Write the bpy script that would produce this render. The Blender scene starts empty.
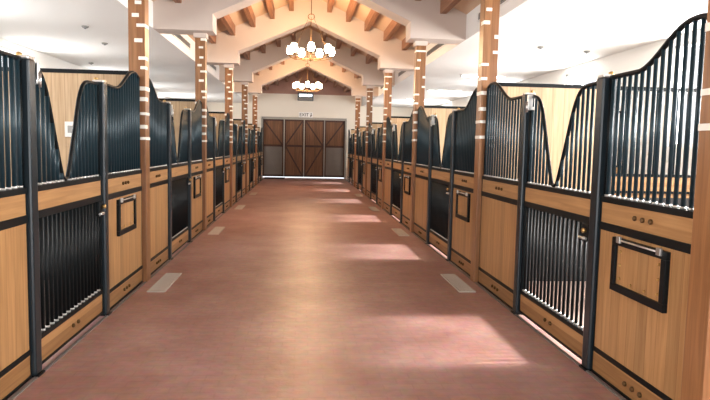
import bpy, bmesh, math, random
from mathutils import Vector, Matrix
R = random.Random(7)
C = bpy.context.scene.collection
P, Y0, FACE, CW = 4.278, 7.186, 1.96, 0.18      # bay length, first column, stall front, column width
def colY(k): return Y0 + k * P
WALLX, ENDY, BACKY = 6.05, 30.2, -4.0
SIDE_Z, BULK_X = 3.55, 2.75
def roof_z(x): return 5.25 - .455 * abs(x)

# ------------------------------------------------------------------ materials
def newmat(name):
    m = bpy.data.materials.new(name); m.use_nodes = True
    return m, m.node_tree.nodes, m.node_tree.links, m.node_tree.nodes['Principled BSDF']
def plain(name, col, rough=.5, metal=0., coat=0., noise=0., scale=8.):
    m, n, l, b = newmat(name)
    b.inputs['Base Color'].default_value = (*col, 1); b.inputs['Roughness'].default_value = rough
    b.inputs['Metallic'].default_value = metal; b.inputs['Coat Weight'].default_value = coat
    b.inputs['Coat Roughness'].default_value = .15
    if noise:
        tc = n.new('ShaderNodeTexCoord'); t = n.new('ShaderNodeTexNoise'); t.inputs['Scale'].default_value = scale
        t.inputs['Detail'].default_value = 4
        l.new(tc.outputs['Object'], t.inputs['Vector'])
        mx = n.new('ShaderNodeMix'); mx.data_type = 'RGBA'
        mx.inputs['A'].default_value = (*[c * (1 - noise) for c in col], 1)
        mx.inputs['B'].default_value = (*[min(1, c * (1 + noise)) for c in col], 1)
        l.new(t.outputs['Fac'], mx.inputs['Factor']); l.new(mx.outputs['Result'], b.inputs['Base Color'])
    return m
def wood(name, dark, light, axis='Z', board=.11, across='Y', rough=.42, linedark=.72):
    """boards running along `axis`, joints every `board` metres along `across`"""
    m, n, l, b = newmat(name)
    tc = n.new('ShaderNodeTexCoord'); sp = n.new('ShaderNodeSeparateXYZ'); geo = n.new('ShaderNodeNewGeometry')
    l.new(tc.outputs['Object'], sp.inputs[0])
    idx = {'X': 0, 'Y': 1, 'Z': 2}
    # joint coordinate
    dv = n.new('ShaderNodeMath'); dv.operation = 'DIVIDE'; dv.inputs[1].default_value = board
    l.new(sp.outputs[idx[across]], dv.inputs[0])
    fl = n.new('ShaderNodeMath'); fl.operation = 'FLOOR'; l.new(dv.outputs[0], fl.inputs[0])
    fr = n.new('ShaderNodeMath'); fr.operation = 'FRACT'; l.new(dv.outputs[0], fr.inputs[0])
    wn = n.new('ShaderNodeTexWhiteNoise'); wn.noise_dimensions = '1D'; l.new(fl.outputs[0], wn.inputs['W'])
    mp = n.new('ShaderNodeMapping'); s = [22, 22, 22]; s[idx[axis]] = 1.1; mp.inputs['Scale'].default_value = s
    ad = n.new('ShaderNodeVectorMath'); ad.operation = 'ADD'
    l.new(tc.outputs['Object'], ad.inputs[0]); l.new(wn.outputs['Color'], ad.inputs[1]); l.new(ad.outputs[0], mp.inputs['Vector'])
    no = n.new('ShaderNodeTexNoise'); no.inputs['Scale'].default_value = 1.6; no.inputs['Detail'].default_value = 5
    no.inputs['Distortion'].default_value = .6
    l.new(mp.outputs[0], no.inputs['Vector'])
    rp = n.new('ShaderNodeValToRGB'); rp.color_ramp.elements[0].color = (*dark, 1); rp.color_ramp.elements[1].color = (*light, 1)
    rp.color_ramp.elements[0].position = .3; rp.color_ramp.elements[1].position = .7
    l.new(no.outputs['Fac'], rp.inputs[0])
    hv = n.new('ShaderNodeHueSaturation'); mr = n.new('ShaderNodeMapRange')
    mr.inputs['To Min'].default_value = .86; mr.inputs['To Max'].default_value = 1.12
    l.new(wn.outputs['Value'], mr.inputs['Value']); l.new(mr.outputs[0], hv.inputs['Value']); l.new(rp.outputs[0], hv.inputs['Color'])
    gt = n.new('ShaderNodeMath'); gt.operation = 'LESS_THAN'; gt.inputs[1].default_value = .05; l.new(fr.outputs[0], gt.inputs[0])
    mx = n.new('ShaderNodeMix'); mx.data_type = 'RGBA'; mx.blend_type = 'MULTIPLY'
    mx.inputs['B'].default_value = (linedark, linedark * .93, linedark * .85, 1)
    l.new(gt.outputs[0], mx.inputs['Factor']); l.new(hv.outputs[0], mx.inputs['A']); l.new(mx.outputs['Result'], b.inputs['Base Color'])
    b.inputs['Roughness'].default_value = rough
    return m
BLACK = plain('black powder coated steel', (.004, .006, .007), .45, 0, 0)
POSTM = plain('glossy black post paint', (.008, .015, .020), .33, 0, 0)
BAR = plain('black steel bar', (.013, .032, .043), .36, .2, 0)
STEEL = plain('bright steel', (.62, .62, .60), .3, .9)
BRASS = plain('aged brass', (.55, .36, .14), .35, .9)
BRONZE = plain('dark bronze', (.12, .07, .03), .45, .7)
GILT = plain('golden brown bronze', (.16, .09, .035), .5, .4)
for m_, v_ in ((BLACK, .16), (BAR, .3), (POSTM, .4)): m_.node_tree.nodes['Principled BSDF'].inputs['Specular IOR Level'].default_value = v_
WOOD_V = wood('honey wood vertical boards', (.31, .158, .058), (.455, .255, .105))
WOOD_H = wood('honey wood plank', (.31, .158, .058), (.455, .255, .105), 'Y', 3.0, 'Z')
WOOD_P = wood('pale wood partition', (.42, .28, .15), (.58, .42, .25), 'Z', .14, 'X')
WOOD_C = wood('amber timber column', (.22, .095, .034), (.36, .17, .066), 'Z', 3.0, 'X', .35)
WOOD_B = wood('reddish roof timber', (.26, .115, .06), (.40, .20, .11), 'Y', 3.0, 'X', .6)
WOOD_D = wood('dark brown door timber', (.11, .045, .018), (.20, .085, .034), 'Z', .12, 'X', .5, .5)
WOOD_DB = plain('dark brown brace timber', (.055, .02, .012), .55, noise=.2)
PLASTER = plain('peach plaster', (.60, .43, .30), .9, noise=.02, scale=1.5)
FRAMEP = plain('off white portal plaster', (.58, .50, .445), .9, noise=.02, scale=1.5)
CREAM = plain('cream end wall paint', (.80, .75, .66), .9)
WHITE = plain('white ceiling paint', (.88, .88, .86), .9)
WHITEW = plain('white wall paint', (.86, .86, .83), .85)
GABLE_SHADE = plain('mauve brown gable painted shade', (.38, .235, .20), .8, noise=.1, scale=3)  # shade of the unlit gable put into its colour
GREYM = plain('galvanised grey frame', (.30, .30, .285), .45, .5)
GREYP = plain('grey door panel', (.17, .155, .145), .6, noise=.1, scale=4)
TAPE = plain('white tape', (.85, .82, .74), .5)
DARKV = plain('dark grey housing', (.10, .12, .14), .5)
RUBBER = plain('dark rubber', (.03, .012, .01), .7)
def emis(name, col, st):
    m, n, l, b = newmat(name); b.inputs['Base Color'].default_value = (*col, 1)
    b.inputs['Emission Color'].default_value = (*col, 1); b.inputs['Emission Strength'].default_value = st
    return m
TUBE = emis('lit fluorescent tube', (1, .98, .94), 12)
BULB = emis('lit frosted lamp glass', (1, .86, .62), 26)
STRIP = emis('lit strip lamp', (.85, .93, 1), 5)
def glassmat():
    m = bpy.data.materials.new('clear window glass'); m.use_nodes = True; n = m.node_tree.nodes; l = m.node_tree.links
    n.clear(); o = n.new('ShaderNodeOutputMaterial'); t = n.new('ShaderNodeBsdfTransparent'); g = n.new('ShaderNodeBsdfGlossy')
    g.inputs['Roughness'].default_value = .05; mx = n.new('ShaderNodeMixShader'); mx.inputs[0].default_value = .08
    l.new(t.outputs[0], mx.inputs[1]); l.new(g.outputs[0], mx.inputs[2]); l.new(mx.outputs[0], o.inputs[0]); return m
GLASS = glassmat()
def floormat():
    m, n, l, b = newmat('red stamped stable floor')
    tc = n.new('ShaderNodeTexCoord')
    no = n.new('ShaderNodeTexNoise'); no.inputs['Scale'].default_value = 1.3; no.inputs['Detail'].default_value = 6; no.inputs['Roughness'].default_value = .6
    l.new(tc.outputs['Object'], no.inputs['Vector'])
    rp = n.new('ShaderNodeValToRGB'); e = rp.color_ramp.elements
    e[0].position = .32; e[0].color = (.29, .145, .122, 1); e[1].position = .70; e[1].color = (.42, .262, .235, 1)
    l.new(no.outputs['Fac'], rp.inputs[0])
    n2 = n.new('ShaderNodeTexNoise'); n2.inputs['Scale'].default_value = 14; n2.inputs['Detail'].default_value = 4
    l.new(tc.outputs['Object'], n2.inputs['Vector'])
    mx = n.new('ShaderNodeMix'); mx.data_type = 'RGBA'; mx.blend_type = 'OVERLAY'; mx.inputs['Factor'].default_value = .35
    l.new(rp.outputs[0], mx.inputs['A']); l.new(n2.outputs['Color'], mx.inputs['B'])
    hs = n.new('ShaderNodeHueSaturation'); hs.inputs['Saturation'].default_value = 1.0
    br = n.new('ShaderNodeTexBrick'); br.inputs['Scale'].default_value = 1; br.inputs['Brick Width'].default_value = .2
    br.inputs['Row Height'].default_value = .1; br.inputs['Mortar Size'].default_value = .006
    br.inputs['Color1'].default_value = (1, 1, 1, 1); br.inputs['Color2'].default_value = (.93, .92, .92, 1); br.inputs['Mortar'].default_value = (.86, .84, .84, 1)
    l.new(tc.outputs['Object'], br.inputs['Vector'])
    m2 = n.new('ShaderNodeMix'); m2.data_type = 'RGBA'; m2.blend_type = 'MULTIPLY'; m2.inputs['Factor'].default_value = .8
    l.new(mx.outputs['Result'], m2.inputs['A']); l.new(br.outputs['Color'], m2.inputs['B']); l.new(m2.outputs['Result'], hs.inputs['Color'])
    l.new(hs.outputs[0], b.inputs['Base Color'])
    bp = n.new('ShaderNodeBump'); bp.inputs['Strength'].default_value = .25; bp.inputs['Distance'].default_value = .01
    ad = n.new('ShaderNodeMath'); ad.operation = 'ADD'; l.new(n2.outputs['Fac'], ad.inputs[0]); l.new(br.outputs['Fac'], ad.inputs[1])
    ad.inputs[1].default_value = 0
    l.new(n2.outputs['Fac'], bp.inputs['Height']); l.new(bp.outputs[0], b.inputs['Normal'])
    b.inputs['Roughness'].default_value = .40; b.inputs['Specular IOR Level'].default_value = .5
    return m
FLOOR = floormat()

# ------------------------------------------------------------------ mesh helpers
class MB:
    def __init__(s): s.bm = bmesh.new()
    def box(s, x0, x1, y0, y1, z0, z1, bev=0.):
        vs = [s.bm.verts.new((x, y, z)) for x in (x0, x1) for y in (y0, y1) for z in (z0, z1)]
        fs = [(0, 1, 3, 2), (4, 6, 7, 5), (0, 4, 5, 1), (2, 3, 7, 6), (0, 2, 6, 4), (1, 5, 7, 3)]
        F = [s.bm.faces.new([vs[i] for i in f]) for f in fs]
        if (x1 < x0) ^ (y1 < y0) ^ (z1 < z0): bmesh.ops.reverse_faces(s.bm, faces=F)
        if bev:
            ed = list({e for f in F for e in f.edges})
            bmesh.ops.bevel(s.bm, geom=ed, offset=bev, segments=2, affect='EDGES', profile=.6)
        return s
    def prism(s, poly, axis, a, b):
        """extrude polygon (two coords) along axis from a to b"""
        def v(p, t): return {'x': (t, p[0], p[1]), 'y': (p[0], t, p[1]), 'z': (p[0], p[1], t)}[axis]
        A = [s.bm.verts.new(v(p, a)) for p in poly]; B = [s.bm.verts.new(v(p, b)) for p in poly]
        n = len(poly); s.bm.faces.new(A); s.bm.faces.new(B[::-1])
        for i in range(n): s.bm.faces.new((A[i], B[i], B[(i + 1) % n], A[(i + 1) % n]))
        return s
    def tube(s, pts, r, seg=8, cap=True):
        pts = [Vector(p) for p in pts]; rings = []
        rr = r if isinstance(r, (list, tuple)) else [r] * len(pts)
        prev = None
        for i, p in enumerate(pts):
            t = (pts[min(i + 1, len(pts) - 1)] - pts[max(i - 1, 0)]).normalized()
            u = (prev - t * prev.dot(t)) if prev else t.orthogonal()
            if u.length < 1e-5: u = t.orthogonal()
            u.normalize(); prev = u; w = t.cross(u)
            rings.append([s.bm.verts.new(p + (u * math.cos(a) + w * math.sin(a)) * rr[i]) for a in [2 * math.pi * k / seg for k in range(seg)]])
        for a, b in zip(rings, rings[1:]):
            for k in range(seg):
                f = s.bm.faces.new((a[k], a[(k + 1) % seg], b[(k + 1) % seg], b[k])); f.smooth = True
        if cap: s.bm.faces.new(rings[0][::-1]); s.bm.faces.new(rings[-1])
        return s
    def lathe(s, c, prof, seg=14):
        return s.tube([(c[0], c[1], c[2] + z) for r, z in prof], [max(r, .0005) for r, z in prof], seg)
    def mesh(s, name):
        bmesh.ops.recalc_face_normals(s.bm, faces=s.bm.faces)
        me = bpy.data.meshes.new(name); s.bm.to_mesh(me); s.bm.free(); return me
    def build(s, name, m, parent=None, loc=(0, 0, 0)):
        me = s.mesh(name); me.materials.append(m); o = bpy.data.objects.new(name, me); C.objects.link(o)
        o.location = loc
        if parent: o.parent = parent
        return o
def tag(o, label, cat, group=None):
    o['label'] = label; o['category'] = cat
    if group: o['group'] = group
    return o
def thing(name, loc=(0, 0, 0)):
    o = bpy.data.objects.new(name, None); C.objects.link(o); o.location = loc; o.empty_display_size = .1; return o
def struct(o): o['kind'] = 'structure'; return o
def copy_tree(o, parent=None):
    c = o.copy(); C.objects.link(c); c.parent = parent
    for ch in list(o.children): copy_tree(ch, c)
    return c
ORD = ['nearest', 'second', 'third', 'fourth', 'fifth', 'sixth', 'seventh']
SIDE = {-1: 'left', 1: 'right'}

# ------------------------------------------------------------------ setting
bays = list(range(0, 6))                         # bay k lies between colY(k-1) and colY(k)
struct(MB().box(-WALLX, WALLX, BACKY, ENDY, -.1, 0).build('floor', FLOOR))
wbays = range(-1, 6)  # frontmost windows and their lamps are unseen, added to brighten the side ceilings
WZ0, WZ1, WW = 1.70, 3.40, .78
def wall_side(s, name):
    mb = MB(); x0, x1 = s * WALLX, s * (WALLX + .2)
    def b(y0, y1, z0, z1): mb.box(min(x0, x1), max(x0, x1), y0, y1, z0, z1)
    y = BACKY - .2
    for k in wbays:
        c = colY(k) - P / 2 - .05
        b(y, c - WW, 0, 4.1); b(c - WW, c + WW, 0, WZ0); b(c - WW, c + WW, WZ1, 4.1); y = c + WW
    b(y, ENDY + .2, 0, 4.1)
    struct(mb.build(name, WHITEW))
wall_side(-1, 'wall_left'); wall_side(1, 'wall_right')
wn = 0
for s in (-1, 1):
    for k in wbays:
        wn += 1; c = colY(k) - P / 2 - .05
        w = struct(thing('window_%d' % wn, (s * (WALLX + .06), c, WZ0)))
        f = MB(); h = WZ1 - WZ0
        for (y0, y1, z0, z1) in ((-WW, -WW + .06, 0, h), (WW - .06, WW, 0, h), (-WW, WW, 0, .06), (-WW, WW, h - .06, h), (-.025, .025, .06, h - .06)):
            f.box(-.03, .03, y0 + .001, y1 - .001, z0 + .001, z1 - .001)
        f.build('window_frame', WHITEW, w)
        MB().box(-.004, .004, -WW + .06, WW - .06, .06, h - .06).build('pane', GLASS, w)
# end wall: painted lower part, gable above coloured as if in shade
dx0, dx1, dz = -2.06, 1.93, 2.86
mb = MB(); mb.box(-WALLX, dx0, ENDY, ENDY + .2, 0, 4.05); mb.box(dx1, WALLX, ENDY, ENDY + .2, 0, 4.05); mb.box(dx0, dx1, ENDY, ENDY + .2, dz, 4.05)
struct(mb.build('wall_back', CREAM))
struct(MB().prism([(-2.7, 4.05), (2.7, 4.05), (0, 5.27)], 'y', ENDY, ENDY + .2).build('wall_gable', GABLE_SHADE))
# wall behind the camera with the open entrance
mb = MB(); mb.box(-WALLX, -2, BACKY - .2, BACKY, 0, 4.1); mb.box(2, WALLX, BACKY - .2, BACKY, 0, 4.1); mb.box(-2, 2, BACKY - .2, BACKY, 3.2, 4.1)
mb.prism([(-2.75, 4.1), (2.75, 4.1), (0, 5.35)], 'y', BACKY - .2, BACKY)
struct(mb.build('wall_front', WHITEW))
# ceilings: flat side strips, bulkheads, and pitched centre
for s in (-1, 1):
    n = SIDE[s]
    a, b = sorted((s * (BULK_X + .08), s * WALLX)); struct(MB().box(a, b, BACKY, ENDY, SIDE_Z, SIDE_Z + .1).build('ceiling_' + n, WHITE))
    a, b = sorted((s * BULK_X, s * (BULK_X + .08))); struct(MB().box(a, b, BACKY, ENDY, SIDE_Z, 4.15).build('wall_bulkhead_' + n, WHITE))
mb = MB()
mb.prism([(-2.75, roof_z(2.75)), (0, roof_z(0)), (2.75, roof_z(2.75)), (2.75, roof_z(2.75) + .12), (0, roof_z(0) + .12), (-2.75, roof_z(2.75) + .12)], 'y', BACKY, ENDY)
struct(mb.build('ceiling', PLASTER))
# transverse portal frames at every column pair
fr_idx = list(range(-1, 5))
for i, k in enumerate(fr_idx):
    y = colY(k); mb = MB()
    half = [(2.75, 3.55), (1.74, 3.55), (1.74, 3.84)]
    poly = [(-2.75, 3.55), (-1.74, 3.55), (-1.74, 3.84), (0, 4.62), (1.74, 3.84), (1.74, 3.55), (2.75, 3.55), (2.75, roof_z(2.75)), (0, roof_z(0)), (-2.75, roof_z(2.75))]
    # split into two non-self-crossing halves
    L = [(-2.75, 3.55), (-1.74, 3.55), (-1.74, 3.84), (0, 4.62), (0, roof_z(0)), (-2.75, roof_z(2.75))]
    mb.prism(poly, 'y', y - .38, y + .12)
    struct(mb.build('trim_%d' % (i + 1), FRAMEP))

# ------------------------------------------------------------------ roof beams
beam_x = [.46, .92, 1.38, 1.86, 2.32]
POSW = ['topmost', 'second from the ridge', 'middle', 'second from the eave', 'lowest']
for bi, k in enumerate(range(0, 6)):
    y0 = colY(k - 1) + .12; y1 = (colY(k) - .38) if k < 5 else ENDY
    for s in (-1, 1):
        for j, x in enumerate(beam_x):
            z = roof_z(x); w = .055
            def tz(xx): return roof_z(xx)
            xa, xb = s * x - w, s * x + w
            o = MB().prism([(xa - s * x, z - .2 - z), (xb - s * x, z - .2 - z), (xb - s * x, tz(xb) - z), (xa - s * x, tz(xa) - z)], 'y', 0, y1 - y0).build('roof_beam', WOOD_B, None, (s * x, y0, z))
            tag(o, '%s timber roof beam on the %s slope, in the %s roof bay from the front' % (POSW[j], SIDE[s], ORD[bi]), 'beam', 'reddish timber beams under the pitched ceiling')

# ------------------------------------------------------------------ bulkhead vents, floor grates, side lights
vent = None
for s in (-1, 1):
    for k in range(1, 5):
        yc = colY(k) - P / 2 + .02 ; x = s * BULK_X
        v = thing('ceiling_vent', (x, yc, 3.79))
        a, b = sorted((0, -s * .012)); c_, d = sorted((-s * .004, -s * .02))
        MB().box(a, b, -.92, .92, -.055, .055).build('backing', DARKV, v)
        f = MB()
        f.box(c_, d, -.95, .95, .055, .075); f.box(c_, d, -.95, .95, -.075, -.055); f.box(c_, d, -.95, -.92, -.075, .075); f.box(c_, d, .92, .95, -.075, .075)
        f.build('vent_frame', WHITE, v)
        f = MB()
        for i in range(3): f.box(c_, d, -.92, .92, -.036 + i * .03, -.026 + i * .03)
        for i in range(1, 8): f.box(c_, d, -.92 + i * .23 - .006, -.92 + i * .23 + .006, -.055, .055)
        f.build('louvre', GREYM, v)
        tag(v, 'long grey air vent on the %s bulkhead, in the %s roof bay from the front' % (SIDE[s], ORD[k]), 'vent', 'air vents above the aisle')
for s in (-1, 1):
    for k in range(0, 4):
        g = thing('floor_grate', (s * 1.70, colY(k) - .1, 0))
        f = MB(); f.box(-.095, .095, -.47, -.45, 0, .012); f.box(-.095, .095, .45, .47, 0, .012); f.box(-.095, -.08, -.45, .45, 0, .012); f.box(.08, .095, -.45, .45, 0, .012)
        f.build('grate_frame', GRATE if 'GRATE' in globals() else globals().setdefault('GRATE', plain('weathered beige grate', (.52, .50, .46), .6)), g)
        f = MB(); f.box(-.08, .08, -.45, .45, 0, .004)
        for i in range(22): f.box(-.08, .08, -.44 + i * .0405, -.414 + i * .0405, .003, .010)
        f.build('grille', GRATE, g)
        tag(g, 'beige drain grate in the red floor beside the %s column on the %s' % (ORD[k + (1 if s > 0 else 0)] , SIDE[s]), 'drain', 'drain grates along the aisle')
for i in range(3):
    y = [16.2, 20.6, 25.0][i]
    t = thing('tube_light', (4.6, y, SIDE_Z))
    MB().box(-.6, .6, -.05, .05, -.035, 0, .006).build('housing', WHITE, t)
    f = MB(); f.tube([(-.57, -.022, -.052), (.57, -.022, -.052)], .016); f.tube([(-.57, .022, -.052), (.57, .022, -.052)], .016); f.build('tube', TUBE, t)
    for e in (-1, 1):
        MB().box(e * .57 if e > 0 else -.6, .6 if e > 0 else -.57, -.045, .045, -.07, -.03).build('end_cap', WHITE, t)
    tag(t, '%s lit fluorescent tube light on the right side ceiling' % ['nearest and brightest', 'middle', 'farthest'][i], 'light', 'fluorescent tube lights on the right side ceiling')
for i, (x, y) in enumerate([(-3.89, 11.1), (-4.12, 12.9), (-5.47, 16.2), (5.36, 11.8), (4.31, 11.5)]):
    d = thing('smoke_detector', (x, y, SIDE_Z))
    MB().lathe((0, 0, 0), [(.06, 0), (.06, -.015), (.045, -.03), (.02, -.035)], 16).build('housing', GREYM, d)
    MB().lathe((0, 0, -.033), [(.02, 0), (.02, -.01), (.008, -.014)], 10).build('sensor', DARKV, d)
    tag(d, ['small grey ceiling detector on the left, nearest of the three there', 'small grey ceiling detector on the left, middle of the three there', 'small grey ceiling detector on the left, farthest of the three there', 'small grey ceiling detector on the right, farther from the aisle', 'small grey ceiling detector on the right, nearer to the aisle'][i], 'detector', 'small detectors on the side ceilings')

# ------------------------------------------------------------------ columns
def make_column(s):
    c = thing('timber_column'); h = CW / 2
    MB().box(-h, h, -h, h, 0, 3.49, .006).build('shaft', WOOD_C, c)
    MB().box(-h - .025, h + .025, -h - .025, h + .025, 3.47, 3.55, .004).build('capital', FRAMEP, c)
    t = .004
    rr = random.Random(3 + s)
    z = 1.62
    while z < 3.42:
        kind = rr.choice(['wrap', 'corner_in', 'corner_out', 'front', 'corner_in']); hh = rr.uniform(.03, .045); f = MB()
        if kind == 'wrap':
            f.box(-h - t, h + t, -h - t, -h - .0005, z, z + hh); f.box(-h - t, -h - .0005, -h, h, z, z + hh); f.box(h + .0005, h + t, -h, h, z, z + hh)
        elif kind == 'front':
            a = rr.uniform(-h, 0); f.box(a, a + rr.uniform(.06, .09), -h - t, -h - .0005, z, z + hh)
        else:
            e = 1 if kind == 'corner_in' else -1; w = rr.uniform(.05, .09)
            a, b = sorted((e * (h + t), e * (h - w))); f.box(a, b, -h - t, -h - .0005, z, z + hh)
            a, b = sorted((e * (h + t), e * (h + .0005))); f.box(a, b, -h, -h + rr.uniform(.05, .17), z, z + hh)
        f.build('tape_strip', TAPE, c)
        z += rr.uniform(.09, .19)
    return c
for s in (-1, 1):
    proto = make_column(s); first = True
    for k in (range(-1, 5) if s > 0 else range(0, 5)):
        o = proto if first else copy_tree(proto); first = False
        o.location = (s * (FACE - .05 + CW / 2), colY(k) + (.085 if k < 0 else 0), 0)
        n = k + (1 if s > 0 else 0)
        extra = ', cut by the right edge of the photo' if k < 0 else ''
        tag(o, 'square timber column with white tape strips, %s on the %s of the aisle%s' % (ORD[n], SIDE[s], extra), 'column', 'timber columns along the %s stalls' % SIDE[s])

# ------------------------------------------------------------------ stall fronts.  local x: 0 = aisle face, +s = into the stall; y along the aisle
RAILZ = 1.245
def S(s, a, b): return tuple(sorted((s * a, s * b)))
def knobs(parent, s, ys, z, m=BRONZE):
    for y in ys:
        k = MB(); k.tube([(0, y, z), (-s * .012, y, z), (-s * .018, y, z)], [.017, .017, .008], 12); k.build('knob', m, parent)
def smooth(t): t = max(0, min(1, t)); return t * t * (3 - 2 * t)
def bars(parent, s, ys, z0, ztop, split, r=0, x=.02, name='bar'):
    mb = MB(); r = .0128 if s > 0 else .0155
    for y in ys:
        z1 = ztop(y)
        if z1 - z0 < .05: continue
        if split:
            b = MB().tube([(s * x, y, z0), (s * x, y, z1)], r, 8).build(name, BLACK if name == 'lower_bar' else BAR, parent)
            MB().tube([(s * x, y, z0), (s * x, y, z0 + .015)], .0185, 8).build('ferrule', STEEL, b)
        else: mb.tube([(s * x, y, z0), (s * x, y, z1)], r, 6)
    if not split: mb.build('bar_grille' if name == 'bar' else 'lower_grille', BAR if name == 'bar' else BLACK, parent)
def lin(a, b, n): return [a + (b - a) * i / (n - 1) for i in range(n)]
def make_panel(s, w, hatch, col_at_high, split):
    """w wide; column end at high y if col_at_high"""
    p = thing('stall_screen')
    xa, xb = S(s, 0, .04); ra, rb = S(s, -.006, .046)
    k = MB().box(xa, xb, .012, w - .012, .02, .165).build('kick_board', WOOD_H, p)
    MB().box(xa, xb, .02, w - .02, .2, 1.05).build('board', WOOD_V, p)
    MB().box(xa, xb, .02, w - .02, 1.105, RAILZ).build('top_plank', WOOD_H, p)
    f = MB()
    for z0, z1 in ((0, .022), (.163, .2), (1.05, 1.105), (RAILZ, RAILZ + .04)): f.box(ra, rb, 0, w, z0, z1, .003)
    for y0, y1 in ((0, .022), (w - .022, w)): f.box(xa + (.001), xb - .001, y0, y1, .02, RAILZ)
    f.build('frame', BLACK, p)
    dist = (lambda y: y) if col_at_high else (lambda y: w - y)      # distance from the post end
    def top(y):
        d = dist(y) / w
        z = 2.115 + .225 * smooth((d - .32) / .5)
        if d > .86: z -= .05 * ((d - .86) / .14) ** 2
        return z
    ys = lin(.045, w - .045, 15)
    bars(p, s, ys, RAILZ + .04, top, split)
    pts = [(s * .02, y, top(y)) for y in lin(.012, w - .012, 26)]
    t = MB(); t.tube(pts, .017, 8); t.build('top_rail', BLACK, p)
    for y in (.012, w - .012): MB().tube([(s * .02, y, RAILZ + .03), (s * .02, y, top(y))], .012, 8).build('side_rail', BLACK, p)
    c = w / 2
    knobs(k.parent, s, (c - .09, c, c + .09), 1.178)
    knobs(k.parent, s, (c - .09, c, c + .09), .09)
    if hatch:
        hc = w * .5 - (.0 if s > 0 else 0); y0, y1, z0, z1 = hc - .31, hc + .31, .67, 1.03
        h = thing('feed_hatch'); h.parent = p
        f = MB(); t_ = .05; a, b = S(s, -.03, .0)
        f.box(a, b, y0, y1, z0, z0 + t_, .004); f.box(a, b, y0, y1, z1 - t_, z1, .004); f.box(a, b, y0, y0 + t_, z0 + t_, z1 - t_, .004); f.box(a, b, y1 - t_, y1, z0 + t_, z1 - t_, .004)
        f.build('hatch_frame', BLACK, h)
        a, b = S(s, -.012, 0); MB().box(a, b, y0 + t_, y1 - t_, z0 + t_, z1 - t_).build('hatch_board', WOOD_V, h)
        for yy, zz in [(y, z) for y in (y0 + .09, y1 - .09) for z in (z0 + .09, z0 + .18, z0 + .27)] + [(hc - .08, z0 + .075), (hc + .08, z0 + .075)]:
            MB().tube([(-s * .012, yy, zz), (-s * .02, yy, zz)], [.011, .007], 8).build('screw', BRASS, h)
        for yy in (y0 + .06, y1 - .1):
            f = MB(); a, b = S(s, -.045, -.028); f.box(a, b, yy - .022, yy + .022, z1 - .03, z1 + .014, .003); f.build('hinge', STEEL, h)
        f = MB(); f.tube([(-s * .038, y0 + .06, z1 - .01), (-s * .038, y1 - .1, z1 - .01)], .006, 8); f.build('hinge_rod', STEEL, h)
    return p
def make_door(s, w, split):
    d = thing('stall_door'); xa, xb = S(s, .0, .04); ra, rb = S(s, -.004, .044)
    MB().box(xa, xb, .02, w - .02, .05, .215).build('kick_board', WOOD_H, d)
    MB().box(xa, xb, .02, w - .02, 1.115, RAILZ).build('top_plank', WOOD_H, d)
    f = MB()
    for z0, z1 in ((.03, .052), (.213, .25), (1.06, 1.115), (RAILZ, RAILZ + .04)): f.box(ra, rb, 0, w, z0, z1, .003)
    for y0, y1 in ((0, .03), (w - .03, w)): f.box(xa + .001, xb - .001, y0, y1, .04, RAILZ)
    f.build('frame', BLACK, d)
    def top(y):
        d_ = abs(y - w / 2 - (.07 if s > 0 else -.09))                 # distance from the dip's lowest point
        T = [(0, 1.298), (.05, 1.315), (.10, 1.42), (.2, 1.655), (.27, 1.83), (.33, 1.96), (.40, 2.045), (.46, 2.08), (.52, 2.092), (.9, 2.105)]
        for (a0, z0), (a1, z1) in zip(T, T[1:]):
            if d_ <= a1: return z0 + (z1 - z0) * (d_ - a0) / (a1 - a0)
        return 2.105
    ys = lin(.06, w - .06, 17)
    bars(d, s, ys, RAILZ + .04, top, split)
    # lower bars with bright ferrules
    bars(d, s, ys, .25, lambda y: 1.06, split, name='lower_bar')
    pts = [(s * .02, y, top(y)) for y in lin(.015, w - .015, 61)]
    t = MB(); t.tube(pts, .016, 8); t.build('top_rail', BLACK, d)
    for y in (.015, w - .015): MB().tube([(s * .02, y, RAILZ + .03), (s * .02, y, top(y))], .015, 8).build('side_rail', BLACK, d)
    knobs(d, s, (w / 2 - .05, w / 2 + .06), .135)
    # latch: near edge on the right-hand row, far edge on the left-hand row
    yl = .07 if s > 0 else w - .07; e = 1 if s > 0 else -1
    la = thing('latch'); la.parent = d
    a, b = S(s, -.022, .03); MB().box(a, b, yl - .055, yl + .055, .93, 1.06, .006).build('latch_box', BLACK, la)
    f = MB(); f.tube([(-s * .03, yl - .04 * e, .955), (-s * .03, yl + .07 * e, .955)], .011, 8); f.tube([(-s * .02, yl, .955), (-s * .034, yl, .955)], .014, 8); f.build('latch_handle', STEEL, la)
    f = MB(); f.tube([(-s * .022, yl - .02 * e, 1.015), (-s * .045, yl - .02 * e, 1.015), (-s * .055, yl - .02 * e, 1.015)], [.014, .02, .012], 12); f.build('latch_knob', BRASS, la)
    # upper catch at the other edge
    yu = w - .05 if s > 0 else .05
    f = MB(); a, b = S(s, -.03, .045); f.box(a, b, yu - .035, yu + .035, 1.97, 2.0, .003); f.box(a, b, yu - .02, yu + .02, 2.0, 2.11, .003)
    f.tube([(-s * .035, yu, 1.95), (-s * .035, yu, 2.05)], .012, 8); f.build('top_catch', STEEL, d)
    return d
def make_post(s):
    p = thing('steel_post'); h = .052
    MB().box(-h, h, -h, h, .012, 2.12, .014).build('shaft', POSTM, p)
    MB().box(-h - .016, h + .016, -h - .0015, h + .0015, 0, .014, .001).build('foot_plate', BLACK, p)
    MB().box(-h + .004, h - .004, -h + .004, h - .004, 2.118, 2.14, .008).build('cap', STEEL, p)
    f = MB(); f.lathe((s * .03, .0, 2.138), [(.016, 0), (.02, .008), (.018, .02), (.006, .028)], 12); f.build('finial', BRASS, p)
    return p
P1, P2 = 1.335, 2.845
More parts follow.
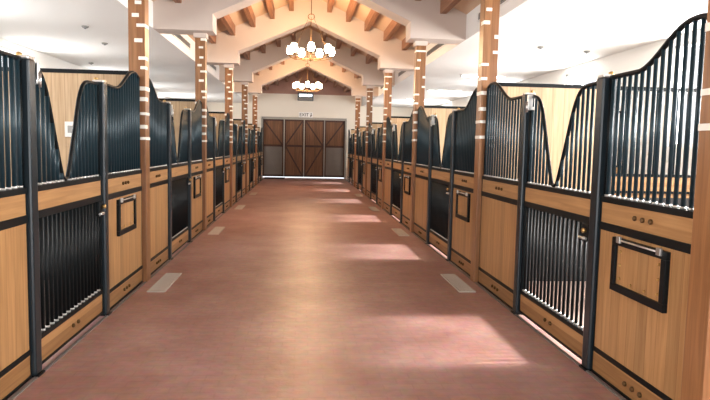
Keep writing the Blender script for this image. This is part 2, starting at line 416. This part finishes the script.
def place_row(s):
    near_w, far_w = (P1 - .055) - .092, (P - .092) - (P2 + .055); dw = (P2 - .058) - (P1 + .058)
    protos = {}
    for split in (True, False):
        protos[split] = [make_panel(s, near_w, s > 0, False, split), make_door(s, dw, split), make_panel(s, far_w, s < 0, True, split)]
    used = set(); post = make_post(s); firstpost = True
    for k in bays:
        split = k <= 2; base = colY(k - 1)
        ys = [.092, P1 + .058, P2 + .055]
        for j in range(3):
            pr = protos[split][j]
            if s > 0 and k == 0 and j == 0: o = None
            else: o = pr if (split, j) not in used else copy_tree(pr); used.add((split, j))
            shift = 0
            if s > 0 and k == 0 and j == 0:
                o = make_panel(s, near_w - .09, True, False, True); shift = .09       # the nearest bay on the right is a little shorter
            o.location = (s * FACE, base + ys[j] + shift, 0)
            nm = '%s stall on the %s' % (ORD[k], SIDE[s])
            if j == 1: tag(o, 'barred black stall door dipping to a V in the middle, %s' % nm, 'stall door', 'barred doors of the %s stalls' % SIDE[s])
            elif (j == 0) == (s > 0): tag(o, 'wood and bar stall screen with framed feed hatch, %s' % nm, 'stall screen', 'hatch screens of the %s stalls' % SIDE[s])
            else: tag(o, 'plain wood and bar stall screen without hatch, %s' % nm, 'stall screen', 'plain screens of the %s stalls' % SIDE[s])
        for j, y in enumerate((P1, P2)):
            o = post if firstpost else copy_tree(post); firstpost = False
            o.location = (s * (FACE + .02), base + y, 0)
            tag(o, 'black steel post at the %s side of the %s %s stall door' % (['near', 'far'][j], ORD[k], SIDE[s]), 'post', 'steel door posts of the %s stalls' % SIDE[s])
place_row(-1); place_row(1)
for s in (-1, 1):
    a, b = S(s, FACE - .045, FACE - .02)
    tag(MB().box(a, b, colY(-1) + .1, ENDY - .02, 0, .008).build('floor_edging', GREYP), 'thin grey edging strip on the floor along the %s stalls' % SIDE[s], 'edging')

# ------------------------------------------------------------------ partitions between the stalls
WOOD_H2 = wood('orange horizontal stall boards', (.31, .158, .058), (.455, .255, .105), 'X', .12, 'Z')
DARKL = plain('black rubber lining', (.022, .020, .020), .6, noise=.5, scale=5)
def make_partition(s):
    p = thing('stall_partition'); x0, xm, x1 = .14, 1.5, WALLX - FACE - .005; zt = 2.34
    a, b = S(s, x0, xm); MB().box(a, b, -.025, .025, 1.05, zt).build('tall_boards', WOOD_P, p)
    a, b = S(s, x0, x1); MB().box(a, b, -.026, .026, .02, 1.05).build('lower_boards', DARKL, p)
    a, b = S(s, xm + .04, x1); MB().box(a, b, -.025, .025, 1.05, 1.30).build('middle_boards', WOOD_H2, p)
    f = MB(); a, b = S(s, x0, x1); f.box(a, b, -.03, .03, zt, zt + .045, .003); f.box(a, b, -.03, .03, 0, .022)
    a, b = S(s, xm, xm + .04); f.box(a, b, -.03, .03, .02, zt)
    a, b = S(s, xm + .04, x1); f.box(a, b, -.03, .03, 1.30, 1.335); f.box(a, b, -.045, .045, 1.10, 1.13)
    f.build('frame', BLACK, p)
    f = MB(); x = xm + .14
    while x < x1 - .03: f.tube([(s * x, 0, 1.33), (s * x, 0, zt)], .012, 6); x += .13
    f.build('bar_grille', BAR, p)
    return p
for s in (-1, 1):
    pr = make_partition(s)
    for k in range(0, 6):
        o = pr if k == 0 else copy_tree(pr); o.location = (s * FACE, colY(k), 0)
        tag(o, 'pale boarded partition with black top rail behind the %s stall on the %s' % (ORD[k], SIDE[s]), 'partition', 'partitions between the stalls')
sb = thing('switch_box', (-2.73, Y0 - .026, 1.72))
MB().box(-.065, .065, -.04, 0, -.085, .085, .008).build('housing', WHITE, sb)
MB().box(-.03, .03, -.05, -.04, -.04, .04, .004).build('rocker', GREYM, sb)
tag(sb, 'small pale switch box on the boarded partition of the nearest left stall', 'switch')

DARKW = wood('dark stall lining boards', (.09, .05, .03), (.15, .09, .055), 'Y', 3, 'Z', .5)
BOUNCEM = plain('pale stall bounce layer', (.30, .225, .195), .95, noise=.12, scale=9)  # layer added on the stall floors to bounce light onto the ceilings
for s in (-1, 1):
    a, b = S(s, WALLX - .03, WALLX - .001); struct(MB().box(a, b, colY(-1) + .1, ENDY - .01, 0, 1.12).build('baseboard_' + SIDE[s], DARKW))
    a, b = S(s, FACE + .1, WALLX - .05)
    for k in bays:
        o = MB().box(a, b, .04, P - .04, 0, .012).build('stall_bounce_layer', BOUNCEM, None, (0, colY(k - 1), 0))
        tag(o, 'pale light-bouncing layer added over the floor inside the %s stall on the %s' % (ORD[k], SIDE[s]), 'bedding', 'bounce layers in the stalls')  # not real bedding, a layer added to bounce light
        o['kind'] = 'stuff'; (0)
# ------------------------------------------------------------------ sliding doors in the end wall
edges = [dx0 - .02, -1.03, -.065, .92, dx1 + .02]
f = MB()
f.box(dx0 - .06, dx1 + .06, ENDY - .12, ENDY - .001, dz - .04, dz + .07)
for x in (dx0 - .03, dx1 + .03): f.box(x - .04, x + .04, ENDY - .12, ENDY - .001, 0, dz)
struct(f.build('trim_7', GREYM))
for i in range(4):
    x0, x1 = edges[i] + .02, edges[i + 1] - .02; w = x1 - x0; z0, z1 = .05, dz - .03
    yy = ENDY - (.03 if i in (1, 2) else -.04)
    d = struct(thing('door_%d' % (i + 1), (x0, yy, z0))); h = z1 - z0; mid = h * .54
    MB().box(.04, w - .04, -.015, .015, mid, h - .06).build('upper_boards', WOOD_D, d)
    outer = i in (0, 3)
    MB().box(.04, w - .04, -.015, .015, .06, mid).build('lower_boards', GREYP if outer else WOOD_D, d)
    f = MB()
    for a, b, c_, e in ((0, .07, 0, h), (w - .07, w, 0, h), (0, w, 0, .09), (0, w, h - .09, h), (0, w, mid - .05, mid + .05)): f.box(a, b, -.03, .03, c_, e)
    f.build('leaf_frame', WOOD_DB, d)
    def brace(xa, za, xb, zb):
        n = Vector((-(zb - za), xb - xa)).normalized() * .035
        MB().prism([(xa + n.x, za + n.y), (xb + n.x, zb + n.y), (xb - n.x, zb - n.y), (xa - n.x, za - n.y)], 'y', -.028, -.014).build('brace', WOOD_DB, d)
    inward = (i % 2 == 0)
    if i in (0, 2):
        brace(.07, h - .09, w - .07, mid + .05)
        if not outer: brace(.07, .09, w - .07, mid - .05)
    else:
        brace(.07, mid + .05, w - .07, h - .09)
        if not outer: brace(.07, mid - .05, w - .07, .09)
    for x in ((-.02,) if i else ()):
        MB().box(x - .025, x + .025, -.05, .0, 0, h).build('edge_strip', GREYM, d)
tag(MB().box(0, .95, 0, .55, 0, .05, .01).build('floor_mat', RUBBER, None, (-1.9, ENDY - 1.3, 0)), 'dark folded mat lying on the floor by the left end of the far doors', 'mat')

def text_mesh(txt, size, loc, m, parent, name):
    cu = bpy.data.curves.new(name, 'FONT'); cu.body = txt; cu.size = size; cu.align_x = 'CENTER'; cu.align_y = 'CENTER'; cu.extrude = .002
    o = bpy.data.objects.new(name, cu); C.objects.link(o); o.rotation_euler = (math.pi / 2, 0, 0); o.location = (0, 0, 0)
    bpy.context.view_layer.update()
    me = bpy.data.meshes.new_from_object(o); me.transform(Matrix.Rotation(math.pi / 2, 4, 'X')); me.materials.append(m)
    bpy.data.objects.remove(o); q = bpy.data.objects.new(name, me); C.objects.link(q); q.parent = parent; q.location = loc; return q
es = thing('exit_sign', (.0, ENDY - .035, 3.06))
MB().box(-.34, .34, 0, .035, -.13, .13, .008).build('sign_board', WHITE, es)
INK = plain('black sign lettering', (.01, .01, .01), .6)
text_mesh('EXIT', .22, (-.08, -.006, 0), INK, es, 'lettering')
fg = MB(); fg.lathe((.26, -.004, .075), [(.001, -.02), (.02, -.01), (.02, .01), (.001, .02)], 8)
fg.box(.245, .275, -.007, -.001, -.02, .055); fg.box(.215, .25, -.007, -.001, -.09, -.01); fg.box(.27, .305, -.007, -.001, -.06, -.01)
fg.build('pictogram', INK, es)
tag(es, 'white exit sign with black letters on the wall above the far doors', 'sign')
ac = thing('wall_lamp_unit', (-.02, ENDY - .16, 3.92))
MB().box(-.38, .38, 0, .16, -.19, .19, .015).build('housing', DARKV, ac)
MB().box(-.3, .3, -.012, 0, .02, .12, .004).build('strip_lamp', STRIP, ac)
f = MB()
for i in range(4): f.box(-.34, .34, -.008, 0, -.16 + i * .035, -.145 + i * .035)
f.build('grille', GREYM, ac)
tag(ac, 'dark grey wall unit with a bright strip, above the exit sign', 'wall unit')

# ------------------------------------------------------------------ chandeliers
def make_chandelier():
    c = thing('chandelier'); n = 7; rad = .46
    MB().lathe((0, 0, 0), [(.01, -.19), (.03, -.17), (.035, -.14), (.018, -.11), (.018, .1), (.035, .16), (.012, .22)], 12).build('hub', GILT, c)
    f = MB(); f.tube([(rad * math.cos(a), rad * math.sin(a), -.1) for a in [2 * math.pi * i / 28 for i in range(29)]], .007, 6); f.build('ring', GILT, c)
    for i in range(n):
        a = -math.pi / 2 + 2 * math.pi * i / n; ca, sa = math.cos(a), math.sin(a)
        arm = MB(); arm.tube([(r * ca, r * sa, z) for r, z in ((.03, -.13), (.15, -.15), (.3, -.14), (.40, -.12), (rad, -.09), (rad, -.06))], .008, 6)
        ar = arm.build('arm', GILT, c)
        MB().lathe((rad * ca, rad * sa, -.06), [(.02, -.02), (.045, 0), (.045, .012), (.02, .02)], 12).build('cup', GILT, ar)
        MB().lathe((rad * ca, rad * sa, -.045), [(.03, 0), (.058, .02), (.076, .055), (.080, .09), (.070, .125), (.058, .155), (.058, .18), (.03, .19)], 14).build('glass_shade', BULB, ar)
    f = MB()
    for i in range(3):
        a = math.pi / 2 + 2 * math.pi * i / 3; f.tube([(rad * .98 * math.cos(a), rad * .98 * math.sin(a), -.09), (.05 * math.cos(a), .05 * math.sin(a), .76)], .005, 6)
    f.build('hanging_rod', GILT, c)
    f = MB(); f.tube([(.07 * math.cos(t), 0, .76 + .06 * math.sin(t)) for t in [2 * math.pi * i / 16 for i in range(17)]], .009, 6); f.build('yoke', GILT, c)
    return c
ch = make_chandelier(); CZ = 3.60
for i, k in enumerate((2, 4)):
    o = ch if i == 0 else copy_tree(ch); y = colY(k) - P / 2 - .02; o.location = (0, y, CZ + .06 * i)
    MB().tube([(0, 0, .8), (0, 0, roof_z(0) - CZ - .06 * i)], .009, 6).build('suspension_rod', BRONZE, o)
    MB().lathe((0, 0, roof_z(0) - CZ - .04), [(.02, -.01 - .06 * i), (.06, -.06 * i), (.065, .02 - .06 * i)], 12).build('ceiling_rose', BRONZE, o)
    tag(o, ['ring chandelier with seven lit glass shades, the nearer and larger one', 'ring chandelier with seven lit glass shades, the farther and smaller one'][i], 'chandelier', 'chandeliers over the aisle')
    L = bpy.data.lights.new('chandelier glow', 'POINT'); L.energy = 170; L.color = (1, .58, .28); L.shadow_soft_size = .35
    lo = bpy.data.objects.new('chandelier_glow', L); C.objects.link(lo); lo.location = (0, y, CZ + .12)

# ------------------------------------------------------------------ daylight
def area(name, loc, rot, sx, sy, e, col):
    L = bpy.data.lights.new(name, 'AREA'); L.shape = 'RECTANGLE'; L.size = sx; L.size_y = sy; L.energy = e; L.color = col
    o = bpy.data.objects.new(name, L); C.objects.link(o); o.location = loc; o.rotation_euler = rot; return o
for s in (-1, 1):
    for k in wbays:
        area('window_daylight', (s * (WALLX + .32), colY(k) - P / 2 - .05, (WZ0 + WZ1) / 2), (0, s * math.pi / 2, 0), WZ1 - WZ0, 2 * WW, ([460, 460, 430, 240, 110, 110, 300] if s > 0 else [200, 130, 120, 90, 50, 60, 180])[k + 1], (1, .98, .96))
area('entrance_daylight', (0, BACKY - .3, 1.6), (math.pi / 2, 0, 0), 4, 3.2, 240, (.95, .98, 1))
sl = bpy.data.lights.new('sun', 'SUN'); sl.energy = 14; sl.angle = math.radians(5); sl.color = (1, .96, .92)
so = bpy.data.objects.new('sun', sl); C.objects.link(so); so.rotation_euler = (0, math.atan2(1, .61), 0)
w = bpy.data.worlds.new('sky'); bpy.context.scene.world = w; w.use_nodes = True
w.node_tree.nodes['Background'].inputs[0].default_value = (.9, .95, 1, 1); w.node_tree.nodes['Background'].inputs[1].default_value = 1.2

# ------------------------------------------------------------------ camera (fitted to the photograph's vanishing points)
cam = bpy.data.cameras.new('camera'); co = bpy.data.objects.new('camera', cam); C.objects.link(co)
pi_, ya, ro = .0873, .0877, .0213
fwd = Vector((math.sin(ya) * math.cos(pi_), math.cos(ya) * math.cos(pi_), -math.sin(pi_))); rt = Vector((math.cos(ya), -math.sin(ya), 0)); up = rt.cross(fwd)
r2 = rt * math.cos(ro) + up * math.sin(ro); u2 = -rt * math.sin(ro) + up * math.cos(ro)
M = Matrix((r2, u2, -fwd)).transposed().to_4x4(); M.translation = (-.166, 0, 1.6); co.matrix_world = M
cam.sensor_width = 36; cam.lens = 614.6 * 36 / 710; cam.clip_start = .05
sc = bpy.context.scene; sc.camera = co
sc.view_settings.view_transform = 'Standard'; sc.view_settings.look = 'None'; sc.view_settings.exposure = 0.4; sc.view_settings.gamma = 1
